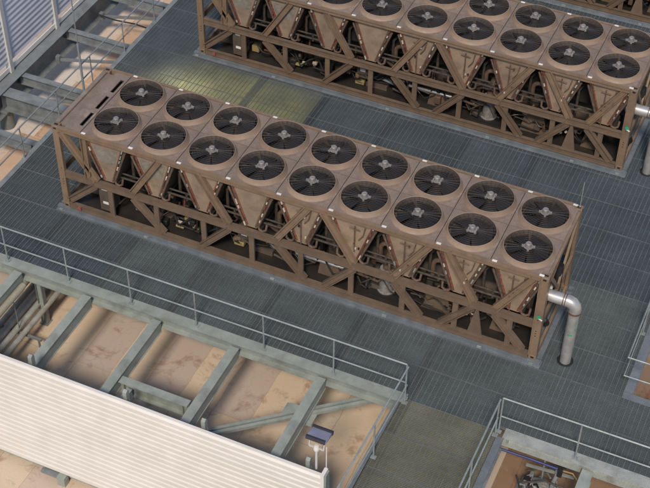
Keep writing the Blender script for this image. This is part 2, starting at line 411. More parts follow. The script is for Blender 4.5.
def make_chiller():
    root = empty('air_cooled_chiller', (0, 0, 0), 'x', 'chiller', 'chillers in a row on the grating deck')
    # base frame (plinth)
    mb = MB()
    for (y0, y1) in ((-.11, .12), (WY - .12, WY + .11)):
        mb.lo((-.18, y0, DZ), (LX + .13, y1, -.095)); mb.lo((-.16, y0 + .06, -.095), (LX + .11, y1 - .06, -.008))
    for x in (-.16, 3, 6, 9, LX - .19): mb.lo((x, .12, DZ), (x + .3, WY - .12, -.03))
    pl = mb.build('base_frame', 'plinth', root)
    for x in (-.05, 2.35, 5.75, 8.6, 10.9, 12.1):
        MB().lo((x - .05, -.095, -.0948), (x + .05, -.053, -.06)).build('anchor_clip', 'rail', pl)
    # floor tray
    MB().lo((.2, .14, .03), (LX - .2, WY - .14, .06)).build('floor_tray', 'tray', root)
    # corner posts with castings
    for x in (0, LX):
        for y in (0, WY):
            sx = 1 if x == 0 else -1; sy = 1 if y == 0 else -1
            mb = MB(); mb.lo((x + sx * .005, y + sy * .005, .12), (x + sx * .19, y + sy * .075, HZ - .12))
            mb.lo((x + sx * .005, y + sy * .0751, .12), (x + sx * .075, y + sy * .2, HZ - .12))
            mb.lo((x + sx * .165, y - sy * .02, .13), (x + sx * .19, y + sy * .0049, HZ - .13))
            p = mb.build('corner_post', 'tan', root)
            for z0, z1 in ((0, .12), (HZ - .12, HZ + .01)):
                MB().lo((x, y, z0), (x + sx * .18, y + sy * .165, z1)).build('corner_casting', 'tan', p, bevel=.008)
                zc = (z0 + z1) / 2
                MB().box((x + sx * .09, y - sy * .001, zc), (.075, .006, .05)).build('casting_hole', 'black', p)
                MB().box((x - sx * .001, y + sy * .08, zc), (.006, .075, .05)).build('casting_hole', 'black', p)
            MB().box((x + sx * .09, y + sy * .085, HZ + .010), (.10, .055, .006)).build('casting_hole', 'black', p)
            if y == 0:
                hh = MB()
                for z in (.75, .83, .9, 1.25): hh.tube([(x + sx * .1, y - .0, z), (x + sx * .1, y + .004, z)], .014, 8)
                hh.build('bolt_hole', 'black', p)
    # rails
    for y, o in ((0, -1), (WY, 1)):
        ys = y - o * .035
        for name, z, w in (('bottom_rail', .10, .17), ('mid_rail', 1.10, .19), ('top_rail', HZ - .055, .10)):
            mb = MB(); e = .192 if name != 'top_rail' else .183
            mb.lo((e, ys - .03, z - w / 2), (LX - e, ys + .03, z + w / 2))
            mb.lo((e, ys + o * .0301, z + w / 2 - .02), (LX - e, ys + o * .06, z + w / 2))
            mb.lo((e, ys + o * .0301, z - w / 2), (LX - e, ys + o * .06, z - w / 2 + .02))
            mb.build(name, 'tan' if name == 'top_rail' else 'tan_low', root)
        m, tp, bt = 1.10, HZ - .10, .19
        up = [((.22, tp), (1.08, 1.19)), ((2.86, tp), (2.06, 1.19)), ((3.88, tp), (4.62, 1.19)), ((6.64, tp), (5.84, 1.19)),
              ((7.02, tp), (7.78, 1.19)), ((9.53, tp), (8.74, 1.19)), ((9.94, tp), (10.64, 1.19)), ((11.88, tp), (11.12, 1.19)), ((.86, tp), (.86, 1.19))]
        dn = [((1.02, 1.01), (.2, .26)), ((2.06, 1.01), (2.84, bt)), ((4.62, 1.01), (3.86, bt)), ((5.84, 1.01), (6.55, bt)),
              ((7.78, 1.01), (7.06, bt)), ((8.74, 1.01), (9.42, bt)), ((10.62, 1.01), (9.9, bt)), ((11.12, 1.01), (11.84, bt))]
        for a, b in up: chan(a, b, .165, o, ys + o * .02 - o * .0305).build('diagonal_brace', 'tan', root)
        for a, b in dn: chan(a, b, .165, o, ys + o * .02 - o * .0305).build('diagonal_brace', 'tan_low', root)
        for k in range(9):
            x = 1.41 + 1.26 * k
            MB().lo((x - .065, ys - .028, bt), (x + .065, ys + .022, 1.005)).build('stud', 'tan_low', root)
        # gusset wedge
        MB().prism([(10.55, .19), (10.90, .19), (10.76, .98), (10.70, .98)], ys - .02, ys + .012).build('gusset_plate', 'tan_low', root)
    for x, o in ((0, -1), (LX, 1)):
        xs_ = x - o * .035
        for z, w in ((.10, .17), (1.10, .16), (HZ - .055, .10)):
            MB().lo((xs_ - .03, .2, z - w / 2), (xs_ + .03, WY - .2, z + w / 2)).build('end_rail', 'tan', root)
        for y0, y1 in ((.22, 1.2), (WY - .22, WY - 1.2)):
            MB().bar((xs_, y0, HZ - .12), (xs_, y1, 1.19), .05, .10).build('end_brace', 'tan', root)
    # top: left service panel with three slots, recessed end strip
    ZT = HZ - .004
    mb = MB(); xa, xb = .33, .742
    sl = [(.30, .84), (1.0, 1.54), (1.70, 2.24)]; s0, s1 = .585, .685
    mb.lo((xa, .075, ZT - .03), (s0, WY - .075, ZT)); mb.lo((s1, .075, ZT - .03), (xb, WY - .075, ZT))
    yy = .075
    for a, b in sl + [(WY - .075, None)]:
        mb.lo((s0, yy, ZT - .03), (s1, a, ZT)); yy = b
    mb.build('service_panel', 'top', root)
    MB().lo((.12, .17, ZT - .09), (.318, WY - .17, ZT - .035)).build('end_channel', 'top', root)
    MB().lo((.006, .17, ZT - .05), (.115, WY - .17, ZT + .01)).build('end_beam', 'top', root)
    MB().lo((.2, .2, ZT - .16), (.75, WY - .2, ZT - .14)).build('slot_baffle', 'dark', root)
    MB().lo((X0 + 9 * PIT + .008, .075, ZT - .03), (LX - .07, WY - .075, ZT)).build('end_panel', 'top', root)
    for y0 in (.006, WY - .066):
        MB().lo((.185, y0, HZ - .0045), (LX - .185, y0 + .06, HZ + .012)).build('top_flange', 'tan', root)
    # fan cells
    R = .520; FZ = .125
    fan_meshes = None
    yc = [.075 + (WY - .15) / 4, WY - .075 - (WY - .15) / 4]
    hw, hd = PIT / 2 - .007, (WY - .15) / 4 - .007
    n = 48
    cell = MB()
    for j in range(n):
        a = 2 * PI * j / n; c, s = math.cos(a), math.sin(a)
        t = min(hw / abs(c) if abs(c) > 1e-6 else 9e9, hd / abs(s) if abs(s) > 1e-6 else 9e9)
        # snap to the corners so that the panel is a true rectangle
        cell.v.append(Vector((.545 * c, .545 * s, 0))); cell.v.append(Vector((t * c, t * s, 0)))
    for j in range(n):
        a, b = 2 * j, 2 * ((j + 1) % n)
        cell.f.append((a, a + 1, b + 1, b))
    corner = []
    for sx in (-1, 1):
        for sy in (-1, 1):
            ang = math.atan2(sy * hd, sx * hw) % (2 * PI); j = int(ang / (2 * PI / n))
            i = len(cell.v); cell.v.append(Vector((sx * hw, sy * hd, 0)))
            cell.f.append((2 * j + 1, i, 2 * ((j + 1) % n) + 1))
    # skirt
    for j in range(12):
        a = 2 * PI * j / 12 + .13; t = .60
        cell.tube([(t * math.cos(a), t * math.sin(a), .0), (t * math.cos(a), t * math.sin(a), .012)], .012, 6) if max(abs(t * math.cos(a)) - hw, abs(t * math.sin(a)) - hd) < -.02 else None
    cell.lo((-hw, -hd, -.03), (hw, -hd + .01, -.001)); cell.lo((-hw, hd - .01, -.03), (hw, hd, -.001))
    protos = {}
    def fan_at(k, r):
        x = X0 + (k + .5) * PIT; y = yc[r]
        if 'panel' not in protos:
            p = cell.build('fan_panel', 'top', root, (x, y, ZT)); protos['panel'] = p
            # raised stiffening fold round each opening
            f = MB().lathe([(.592, .001), (.586, .014), (.572, .03), (R + .022, FZ - .025), (R + .018, FZ - .002), (R + .010, FZ + .003), (R + .002, FZ - .002)], 48)
            f.build('fan_shroud', 'shroud', p)
            MB().lathe([(R + .002, FZ - .0022), (R - .004, FZ - .03), (R - .002, -.02), (R, -.2)], 48).build('fan_throat', 'throat', p)
            g = MB()
            for j in range(30):
                a = 2 * PI * j / 30
                g.tube([(.10 * math.cos(a), .10 * math.sin(a), FZ - .012), (R * math.cos(a), R * math.sin(a), FZ - .022)], .0030, 4, False)
            for rr in (.16, .22, .28, .34, .40, .46):
                g.tube([(rr * math.cos(2 * PI * j / 32), rr * math.sin(2 * PI * j / 32), FZ - .013 - .01 * rr) for j in range(33)], .0026, 4, False)
            g.build('fan_guard', 'wire', p)
            b = MB()
            for j in range(6):
                a = 2 * PI * j / 6; pts = []
                for q in range(5):
                    rr = .11 + (R - .135) * q / 4; sw = .12 * q / 4; wd = .485 - .01 * q
                    for (da, dz) in ((-wd, -.03), (wd, .02)):
                        aa = a + sw + da
                        pts.append(Vector((rr * math.cos(aa), rr * math.sin(aa), .02 + dz * (1 - .3 * q / 4))))
                i = len(b.v); b.v += pts
                for q in range(4): b.f.append((i + 2 * q, i + 2 * q + 1, i + 2 * q + 3, i + 2 * q + 2))
            b.lathe([(.0, .06), (.12, .06), (.13, .04), (.13, -.09), (0, -.09)], 20)
            b.build('fan_blades', 'blade', p)
            mo = MB().lathe([(0, FZ + .095), (.052, FZ + .095), (.066, FZ + .082), (.068, FZ + .0), (.06, FZ - .04), (0, FZ - .04)], 20)
            mo.build('fan_motor', 'motor', p)
            br = MB(); br.lathe([(.069, FZ - .012), (.105, FZ - .012), (.105, FZ + .0), (.069, FZ + .0)], 20, close=True)
            for j in range(4):
                a = PI / 4 + j * PI / 2
                br.box((.118 * math.cos(a), .118 * math.sin(a), FZ - .008), (.05, .045, .045), Matrix.Rotation(a, 3, 'Z'))
            br.build('motor_bracket', 'motor', p)
            return p
        return None
    first = fan_at(0, 0)
    for k in range(9):
        for r in range(2):
            if k == 0 and r == 0: c = first
            else:
                c = copy_tree(first, root); c.location = (X0 + (k + .5) * PIT, yc[r], ZT)
            # each rotor stopped at another angle
            for ch in kids(c):
                if ch.name.startswith('fan_blades'): ch.rotation_euler.z = random.uniform(0, 6)
                if ch.name.startswith('motor_bracket'): ch.rotation_euler.z = random.choice([0, .5, 1.0])
            c.rotation_euler.z = 0
    for k in range(10):
        x = X0 + k * PIT + (.10 if k < 9 else -.12)
        for y in (.05, WY - .05):
            MB().lo((x - .052, y - .028, HZ + .013), (x + .052, y + .022, HZ + .026)).build('lifting_tab', 'white', root)
    # dark ceiling seam under the panels
    MB().lo((X0 + .0, WY / 2 - .03, ZT - .035), (LX - .1, WY / 2 + .03, ZT - .012)).build('centre_joist', 'dark', root)
    for k in range(1, 9): MB().lo((X0 + k * PIT - .03, .1, ZT - .034), (X0 + k * PIT + .03, WY - .1, ZT - .013)).build('cross_joist', 'dark', root)
    # V-shaped coil modules
    zt, zb = HZ - .11, 1.23
    for k in range(9):
        a = X0 + k * PIT; b = a + PIT; c = (a + b) / 2
        for s in (-1, 1):
            xt = c + s * .50; xbm = c + s * .135
            d = Vector((xbm - xt, 0, zb - zt)).normalized(); nn = Vector((-d.z, 0, d.x)) * .05
            poly = [(xt + nn.x, zt + nn.z), (xbm + nn.x, zb + nn.z), (xbm - nn.x, zb - nn.z), (xt - nn.x, zt - nn.z)]
            co = MB().prism(poly, .10, WY - .10).build('coil', 'coil', root)
            hp = MB()
            o = -s * .03
            hp.tube([(xt + o, .075, zt - .02), (xbm + o, .075, zb + .05)], .024, 8)
            hp.build('header_pipe', 'copper' if (s == -1 or k % 3 == 2) else 'brownpipe', co)
            h2 = MB(); o2 = s * .045
            pts = [Vector((xt + o2, .06, zt - .12)), Vector((xbm + o2, .06, zb + .10))]
            if s == 1 or k >= 4:
                pts += [Vector((xbm + o2 + s * .03, .05, zb + .03)), Vector((xbm + o2 + s * .11, .05, zb - .0)), Vector((xbm + o2 + s * .19, .06, zb + .05)), Vector((xbm + o2 + s * .2, .1, zb + .2))]
            h2.tube(pts, .028, 8); h2.build('return_pipe', 'brownpipe', co)
            for q in range(6):
                t = (q + .4 + random.uniform(-.25, .25)) / 6; x = xt + (xbm - xt) * t; z = zt + (zb - zt) * t
                if random.random() < (.85 if s == 1 else .45):
                    dd = Vector((xbm - xt, 0, zb - zt)).normalized()
                    l = random.uniform(.03, .07)
                    p = Vector((x + s * .005, .045, z)); MB().bar(p - dd * l, p + dd * l, .03, random.uniform(.02, .032), up=(0, 1, 0)).build('pipe_clip', random.choice(['clip', 'clip', 'rail', 'copper']), co)
        # end plates close the V front and back
        for y in (.085, WY - .085):
            pp = MB().prism([(c - .485, zt), (c - .125, zb), (c + .125, zb), (c + .485, zt)], y - .008, y + .008).build('coil_end_plate', 'plate', root)
            if y < 1:
                if k in (0, 1):
                    MB().prism([(c - .36, zt - .16), (c - .24, zt - .60), (c + .20, zt - .60), (c + .33, zt - .16)], y - .014, y - .009).build('protective_film', 'foil', pp)
                if k >= 4:
                    vp = MB(); xv = c + random.uniform(-.08, .08)
                    vp.tube([(xv, y - .05, zt - .12), (xv, y - .05, zb + .3 * (k % 2))], .016, 6)
                    vp.tube([(xv - .12, y - .05, zt - .2), (xv + .13, y - .05, zt - .22)], .014, 6)
                    vp.tube([(xv + .25, y - .05, zt - .1), (xv + .2, y - .05, zt - .35), (xv + .1, y - .06, zt - .5)], .014, 6)
                    vp.build('valve_pipe', 'brownpipe', pp)
                    for q in range(3): MB().box((xv + random.uniform(-.1, .15), y - .07, zt - random.uniform(.2, 1.0)), (.035, .03, .05)).build('valve', random.choice(['clip', 'black', 'copper']), pp)
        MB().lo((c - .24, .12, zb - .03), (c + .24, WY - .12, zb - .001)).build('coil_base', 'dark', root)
        # added dark plate keeps the gap black, with pipe rack between neighbouring modules
        if k < 8:
            MB().prism([(b - .44, 1.24), (b + .44, 1.24), (b + .09, zt), (b - .09, zt)], .72, .76).build('shade_plate', 'dark', root)
            pr = MB()
            pr.tube([(b - .42, .28, 1.42), (b + .42, .28, 1.42)], .022, 8); pr.tube([(b - .45, .26, 1.30), (b + .45, .26, 1.30)], .028, 8)
            pr.tube([(b + .1, .27, 1.22), (b + .1, .27, 1.44)], .03, 8); pr.tube([(b - .2, .5, 1.2), (b - .2, .5, 1.75), (b - .1, .7, 1.85)], .04, 8)
            pr.build('pipe_rack', 'rack', root)
            if k in (3, 5, 6):
                MB().tube([(b - .1, .45, 1.18)] + arc((b + .06, .45, 1.5), .16, PI, 0, (1, 0, 0), (0, 0, 1), 8) + [(b + .22, .45, 1.2)], .055, 10).build('bend_pipe', 'brownpipe', root)
    # ---- lower compartment
    cb = MB().lo((1.02, .10, .19), (1.34, .5, .99)).build('control_box', 'slate', root, bevel=.01)
    for z in (.42, .86): MB().lo((1.12, .088, z), (1.27, .0995, z + .07)).build('label_plate', 'white', cb)
    MB().lo((.36, .62, .07), (.84, 1.5, .85)).build('cabinet', 'slate', root, bevel=.012)
    MB().lo((.3, .75, 1.25), (.72, 2.2, 2.3)).build('electric_panel', 'slate', root, bevel=.012)
    for x0, x1, y in ((.9, 5.2, 1.75), (6.1, 11.7, 1.45)):
        e = MB(); pr = [(0, 0), (.30, 0), (.36, .06), (.36, x1 - x0 - .06), (.30, x1 - x0), (0, x1 - x0)]
        e.lathe(pr, 28); o = e.build('evaporator', 'slate', root, (x0, y, .5)); o.rotation_euler = (0, PI / 2, 0)
    for x in (2.25, 5.0, 8.0):
        e = MB(); e.lathe([(0, 0), (.2, 0), (.26, .05), (.26, .5), (.2, .56), (.2, .75), (.12, .82), (0, .82)], 24)
        o = e.build('compressor', 'black', root, (x - .2, .72, .46)); o.rotation_euler = (0, PI / 2, 0)
        MB().lo((x - .1, .46, .07), (x + .5, .95, .2)).build('compressor_foot', 'slate', root)
        MB().tube([(x + .05, .6, .7), (x + .05, .5, .98), (x + .2, .42, 1.12), (x + .5, .42, 1.12), (x + .62, .5, .95)], .055, 10).build('discharge_pipe', 'brownpipe', root)
    for (x, y, z, dx, dy, dz) in ((2.95, .35, .14, .22, .10, .05), (3.15, .45, .36, .10, .08, .07), (3.42, .36, .24, .16, .07, .05), (4.5, .42, .12, .26, .16, .12), (1.75, .5, .1, .22, .2, .2)):
        MB().lo((x, y, z), (x + dx, y + dy, z + dz)).build('yellow_fitting', 'yellow', root, bevel=.01)
    for (x, z) in ((3.05, .34), (3.36, .42)): MB().lo((x, .30, z), (x + .12, .34, z + .07)).build('terminal_cover', 'clip', root)
    bx = MB().lo((4.68, .3, .42), (5.02, .6, .82)).build('junction_box', 'slate', root, bevel=.01)
    MB().lo((4.78, .288, .64), (4.93, .2995, .73)).build('label_plate', 'white', bx)
    MB().tube([(6.05, .5, .62), (6.2, .36, .56), (7.35, .36, .56), (7.45, .42, .58), (7.5, .6, .62)], .045, 12).build('jacketed_pipe', 'alu', root)
    MB().tube([(5.35, .5, .42), (5.7, .42, .42), (5.95, .6, .45)], .04, 10).build('jacketed_pipe', 'alu', root)
    MB().lathe([(0, .1), (.22, .1), (.22, .13), (.175, .135), (.18, .2), (.18, .62), (.20, .63), (.20, .68), (.18, .69), (.17, .78), (0, .78)], 24, (8.38, .58, 0)).build('jacketed_riser', 'motor', root)
    MB().tube([(8.38, .58, .78), (8.38, .6, 1.0), (8.42, .75, 1.2), (8.5, 1.0, 1.28)], .11, 12).build('suction_elbow', 'brownpipe', root)
    MB().lo((8.02, .3, .07), (8.8, .95, .11)).build('black_mat', 'black', root)
    vv = MB()
    for (x, z) in ((10.32, .52), (10.42, .44), (10.47, .56), (10.55, .50), (10.38, .60)): vv.box((x, .3, z), (.05, .04, .055), Matrix.Rotation(x * 9, 3, 'Y'))
    vv.build('valve_handle', 'white', root)
    for (x0, x1) in ((9.3, 10.0), (10.95, 11.5), (6.7, 7.3)):
        MB().prism([(x0, .07), (x1, .07), (x1 - .08, .62), (x0 + .12, .80)], .42, .46).build('splash_plate', 'tan_low', root)
    MB().tube([(9.1, .4, .88), (9.6, .36, .76), (10.2, .4, .74)], .05, 8).build('cable_bundle', 'black', root)
    MB().tube([(11.6, .35, .5)] + arc((11.75, .35, .5), .15, PI, 0, (1, 0, 0), (0, 0, 1), 8) + [(11.9, .35, .2)], .06, 10).build('drain_hose', 'black', root)
    # assorted small pipework, seen through the truss
    rnd = random.Random(11)
    for k in range(96):
        x = rnd.uniform(1.5, 11.6); y = rnd.uniform(.25, .8); z = rnd.uniform(.15, .9); l = rnd.uniform(.25, .9)
        pts = [(x, y, z), (x + l * .6, y, z + rnd.uniform(-.08, .08)), (x + l * .75, y, z + .1), (x + l * .78, y, min(1.05, z + rnd.uniform(.2, .5)))]
        MB().tube(pts, rnd.choice([.018, .025, .032]), 8).build('refrigerant_pipe', rnd.choice(['black', 'black', 'brownpipe', 'tray', 'rack', 'copper', 'rack', 'tan_low']), root)
    for k in range(17):
        x = 1.6 + k * .59 + rnd.uniform(-.2, .2); yq = rnd.uniform(.55, 1.0)
        MB().lo((x, yq, .08), (x + rnd.uniform(.2, .5), yq + .2, rnd.uniform(.3, .92))).build('pump_block', rnd.choice(['slate', 'tray', 'black', 'black', 'rack']), root, bevel=.01)
    for k in range(14):
        x = 1.6 + k * .7 + rnd.uniform(-.2, .2)
        pts = [(x + q * .12, .3 + .1 * math.sin(q + k), .35 + .28 * abs(math.sin(q * .55 + k)) * (1 if q < 7 else .4)) for q in range(9)]
        MB().tube(pts, rnd.choice([.012, .017, .024]), 6).build('cable_loop', rnd.choice(['black', 'black', 'tray', 'rack']), root)
    for k in range(16):
        x = rnd.uniform(1.6, 11.5); z = rnd.uniform(.1, .85); d = rnd.uniform(.06, .16)
        MB().lo((x, .28, z), (x + d, .28 + d, z + d * rnd.uniform(.6, 1.5))).build('valve_body', rnd.choice(['black', 'slate', 'tan_low', 'tray', 'clip', 'brownpipe']), root, bevel=.008)
    MB().lo((.9, 2.0, .08), (11.6, 2.05, 1.0)).build('dark_backing', 'dark', root)  # added dark sheet that keeps the lower bay black
    # right end: pipe stubs and valves
    MB().tube([(LX - .5, 1.3, .8), (LX - .1, 1.3, .8), (LX - .08, 1.4, 1.0), (LX - .1, 1.5, 1.6)], .09, 12).build('end_pipe', 'black', root)
    MB().tube([(LX - .4, .7, .5), (LX - .1, .75, .55), (LX - .08, .9, .3)], .08, 12).build('end_pipe', 'black', root)
    MB().box((LX - .12, 1.05, 1.32), (.06, .14, .07)).build('white_valve', 'white', root)
    MB().lo((LX - .35, .9, .2), (LX - .12, 1.9, .7)).build('end_box', 'slate', root, bevel=.01)
    MB().tube([(LX - .1, .3, 1.6), (LX - .12, 1.5, 1.95), (LX - .1, 2.2, 2.0)], .03, 8).build('end_conduit', 'brownpipe', root)
    # stickers and tags
    st = MB().tube([(LX - .08, -.021, 1.38), (LX - .08, -.027, 1.38)], .05, 14).build('green_sticker', 'green', root)
    MB().box((LX - .04, -.024, 1.32), (.09, .004, .04), Matrix.Rotation(.5, 3, 'Y')).build('paper_sticker', 'white', root)
    MB().lo((.44, -.045, .04), (.52, .0, .14)).build('red_tag', 'red', root)
    return root

ch = make_chiller()
ch['label'] = 'nearest long tan chiller with two rows of fans, whole in view mid-deck'
Y2 = 7.09; Y3 = 13.86
def vary(c, seed):
    rn = random.Random(seed)
    for k in kids(c):
        if k.name.startswith(('refrigerant_pipe', 'cable_loop', 'valve_body', 'yellow_fitting')): k.location.x += rn.uniform(-.35, .35); k.location.z += rn.uniform(-.05, .05)
        for q in kids(k):
            if q.name.startswith('fan_blades'): q.rotation_euler.z = rn.uniform(0, 6)
c2 = copy_tree(ch); c2.location = (0, Y2, 0)
vary(c2, 5)
c2['label'] = 'second tan chiller behind the nearest one, cut by the top edge'
c3 = copy_tree(ch); c3.location = (0, Y3, 0)
vary(c3, 9)
c3['label'] = 'farthest tan chiller, only its lower truss showing at top right corner'

# insulated header pipes at the right ends
def insulated_pipe(y, label, zt=1.72):
    o = empty('insulated_pipe', (LX, y, 0), label, 'pipe', 'aluminium jacketed pipes at the chiller ends')
    r = .135
    MB().tube([(-.25, 0, zt), (.42, 0, zt)], r, 20).build('horizontal_run', 'alu', o)
    e = arc((.42, 0, zt - .16), .16, PI / 2, 0, (1, 0, 0), (0, 0, 1), 3)
    MB().tube([(.36, 0, zt)] + e + [(.58, 0, zt - .22)], r * 1.05, 20).build('elbow', 'alu', o)
    j = MB()
    for x in (.30, .35): j.tube([(x, 0, zt), (x + .022, 0, zt)], r * 1.08, 20)
    j.tube([(.58, 0, zt - .24), (.58, 0, zt - .27)], r * 1.08, 20)
    j.build('jacket_band', 'brownpipe', o)
    MB().tube([(.58, 0, zt - .2), (.58, 0, DZ + .004)], r * .92, 20).build('riser', 'alu', o)
    MB().lathe([(r * .93, DZ + .001), (r * 1.35, DZ + .002), (r * 1.36, DZ + .012), (r * 1.28, DZ + .013)], 24, (.58, 0, 0)).build('floor_collar', 'black', o)
    s = MB()
    for k in range(3):
        a = -1.75 + k * .3
        c = Vector((.58 + math.cos(a) * (r * .925), math.sin(a) * (r * .925), .83))
        s.box(c, (.004, .03, .05), Matrix.Rotation(a, 3, 'Z'))
    a = -.75; s.box((.58 + math.cos(a) * r * .925, math.sin(a) * r * .925, 1.15), (.004, .012, .34), Matrix.Rotation(a, 3, 'Z'))
    s.build('green_arrow', 'green', o)
    return o
insulated_pipe(.38, 'silver jacketed pipe bending from the nearest chiller down into the deck')
insulated_pipe(Y2 + .38, 'silver jacketed pipe at the second chiller, cut by the right edge')

# ------------------------------------------------------------------ railings
def railing(name_label, pts, m, h=1.10, mid=.52, closed_posts=None, zb=DZ, group='guard railings round the deck', posts=None, r=.0205):
    x0, y0 = pts[0]
    o = empty('guard_railing', (x0, y0, zb), name_label, 'railing', group)
    L = lambda p, z: (p[0] - x0, p[1] - y0, z)
    MB().tube([L(p, h) for p in pts], r, 10).build('top_rail', m, o)
    MB().tube([L(p, mid) for p in pts], r * .9, 10).build('mid_rail', m, o)
    for p in posts:
        q = L(p, 0)
        pb = MB().tube([(q[0], q[1], .0), (q[0], q[1], h - r * .5)], r * .9, 10).build('post', m, o)
        MB().lo((q[0] - .06, q[1] - .05, .0), (q[0] + .06, q[1] + .05, .012)).build('foot_plate', m, pb)
    return o
railing('long galvanised railing in front of the nearest chiller, over the beam pit', [(-3.2, -2.12), (9.93, -2.12)], 'rail',
        posts=[(x, -2.12) for x in (-1.92, -.25, 1.44, 3.13, 4.83, 6.54, 8.24, 9.93)])
railing('galvanised railing along the left side of the narrow olive walkway', [(9.98, -2.17), (9.84, -7.2)], 'rail',
        posts=[(9.98 - .0265 * (y_ + .05) , -2.12 - y_) for y_ in (.12, 1.75, 3.4, 5.0)])
railing('galvanised railing in front of the lower right pit, running to the right edge', [(12.08, -2.14), (20, -2.14)], 'rail',
        posts=[(12.08 + 1.68 * k, -2.14) for k in range(5)])
railing('galvanised railing down the right side of the narrow olive walkway', [(12.04, -2.2), (12.02, -7.5)], 'rail',
        posts=[(12.04, -2.26), (12.035, -3.9), (12.03, -5.5)])
railing('white railing of the small right hand pit, cut by the right edge', [(18, .03), (14.13, .03), (14.13, 5.6)], 'rail',
        posts=[(15.9, .03), (14.13, 1.9), (14.13, 3.8)])
railing('grey railing along the far left edge of the deck, beside the blue louvers', [(-2.0, -6), (-2.0, 22)], 'rail_grey', h=1.0, mid=.52, zb=DZ - .02,
        posts=[(-2.0, y) for y in (-3.6, -1.9, -.2, 1.25, 2.95, 4.65, 6.35, 8.05, 9.75, 11.5)])

# ------------------------------------------------------------------ steel beams
def ibeam(p0, p1, w, h, name, m, label, group=None, tf=.02, tw=.015, cat='beam', ends=False):
    """I section; p0-p1 is the centre of the top face"""
    p0 = Vector(p0); p1 = Vector(p1)
    mid = (p0 + p1) / 2; a = p0 - mid; b = p1 - mid
    o = empty(name, mid, label, cat, group)
    z = Vector((0, 0, 1))
    MB().bar(a - z * tf / 2, b - z * tf / 2, w, tf).build('top_flange', m, o)
    MB().bar(a - z * (h - tf / 2), b - z * (h - tf / 2), w, tf).build('bottom_flange', m, o)
    MB().bar(a - z * h / 2, b - z * h / 2, tw, h - 2 * tf - .001).build('web', m, o)
    d = (b - a); l = d.length; d.normalize(); side = d.cross(z)
    if tw > .05: return o
    for t in (.12, l - .12):
        c = a + d * t - z * h / 2
        for s in (-1, 1):
            MB().bar(c + side * (s * (tw / 2 + .001)), c + side * (s * (w / 2 - .012)), .012, h - 2 * tf - .004).build('stiffener', m, o)
    return o
G1 = 'pit cross beams between deck and screen'
labs = ['pit beam at far left, half hidden with a beige pipe beneath it', 'second pit beam from the left, beside the grey conduits',
        'third pit beam, with a short cross beam tied to its right side', 'fourth pit beam, at the right end of the short cross beam',
        'rightmost pit beam, with the diagonal brace gusset under it']
for x, lb in zip((.12, 2.02, 3.88, 5.88, 8.02), labs):
    ibeam((x, -2.27, -.2), (x, -4.88, -.2), .22, .34, 'steel_beam', 'steel', lb, G1, tw=.19)
ibeam((-4, -2.115, -.125), (9.96, -2.115, -.125), .27, .34, 'edge_beam', 'steel', 'long pale edge beam carrying the front railing of the deck', 'deck edge beams')
ibeam((9.82, -2.27, -.125), (9.70, -12, -.125), .10, .34, 'edge_beam', 'steel_dark', 'edge beam under the left side of the olive walkway', 'deck edge beams')
ibeam((12.2, -2.115, -.125), (22, -2.115, -.125), .28, .25, 'edge_beam', 'frame_white', 'pale edge beam over the lower right pit with blue hose', 'deck edge beams')
ibeam((12.16, -2.27, -.125), (12.16, -12, -.125), .16, .36, 'edge_beam', 'plinth', 'edge beam under the right side of the olive walkway', 'deck edge beams')
ibeam((14.09, -2.27, -.2), (14.09, -9, -.2), .24, .36, 'steel_beam', 'steel', 'beam crossing the lower right pit near the photo corner')
ibeam((4.03, -4.16, -.19), (5.73, -4.16, -.19), .20, .36, 'cross_beam', 'steel', 'short cross beam between third and fourth pit beams', tw=.02)
ibeam((4.32, -4.28, -.25), (4.32, -4.9, -.25), .14, .25, 'stub_beam', 'steel', 'little stub beam between the cross beam and the white screen', tw=.12)
# frame of the small right pit
ibeam((14.3, .062, -.122), (14.3, 6.1, -.122), .2, .3, 'edge_beam', 'plinth', 'left frame beam of the small right hand pit', 'deck edge beams')
ibeam((14.2, -.04, -.122), (22, -.04, -.122), .18, .3, 'edge_beam', 'plinth', 'front frame beam of the small right hand pit', 'deck edge beams')
# diagonal brace below the pit beams
o = empty('diagonal_brace', (7.8, -3.1, -.62), 'diagonal steel brace passing under the rightmost pit beam', 'brace')
d0, d1 = Vector((-1.75, -1.5, 0)), Vector((1.7, 1.35, 0)); dn = (d1 - d0).normalized(); sd = Vector((-dn.y, dn.x, 0))
for s in (-1, 1):
    MB().bar(d0 + sd * s * .055, d1 + sd * s * .055, .07, .09).build('angle_bar', 'steel', o)
MB().prism([(-.32, -.04), (.42, -.04), (.30, .0), (-.22, .0)], -.2, .22).build('gusset_plate', 'steel', o)

# white louvre screen in front
def louver_blades(mb, x0, x1, z0, z1, pitch, depth, axis, s=1):
    z = z1
    while z - pitch > z0 - .01:
        prof = [(0, z), (-depth * s, z - pitch * .62), (-depth * s, z - pitch * .80), (-depth * .8 * s, z - pitch * .82), (-.012 * s, z - pitch * .22), (-.012 * s, z - .0)]
        prof = [(0, z), (-depth * s, z - pitch * .30), (-depth * s, z - pitch * .93), (-depth * .9 * s, z - pitch * .96), (-depth * .8 * s, z - pitch * .5), (.0, z - pitch * .2)]
        mb.prism(prof, x0, x1, ax=0) if axis == 'x' else mb.prism(prof, x0, x1, ax=1)
        z -= pitch
ws = empty('louver_screen', (3, -5.0, GZ), 'white louvered screen across the lower left, in front of the pit', 'louver screen')
mb = MB(); louver_blades(mb, -9.0, 6.28, .22, 3.86, .178, .062, 'x'); mb.build('blades', 'louver', ws)
MB().lo((-9, .004, .22), (6.28, .012, 3.86)).build('backing_sheet', 'louver', ws)
MB().lo((-9.0, -.03, 3.861), (6.28, .03, 3.885)).build('top_cap', 'louver', ws)
MB().lo((6.285, -.12, .2), (6.36, .10, 4.02)).build('end_post', 'louver', ws)
MB().lo((6.365, -.10, .2), (6.40, .08, 4.0)).build('end_return', 'steel', ws)
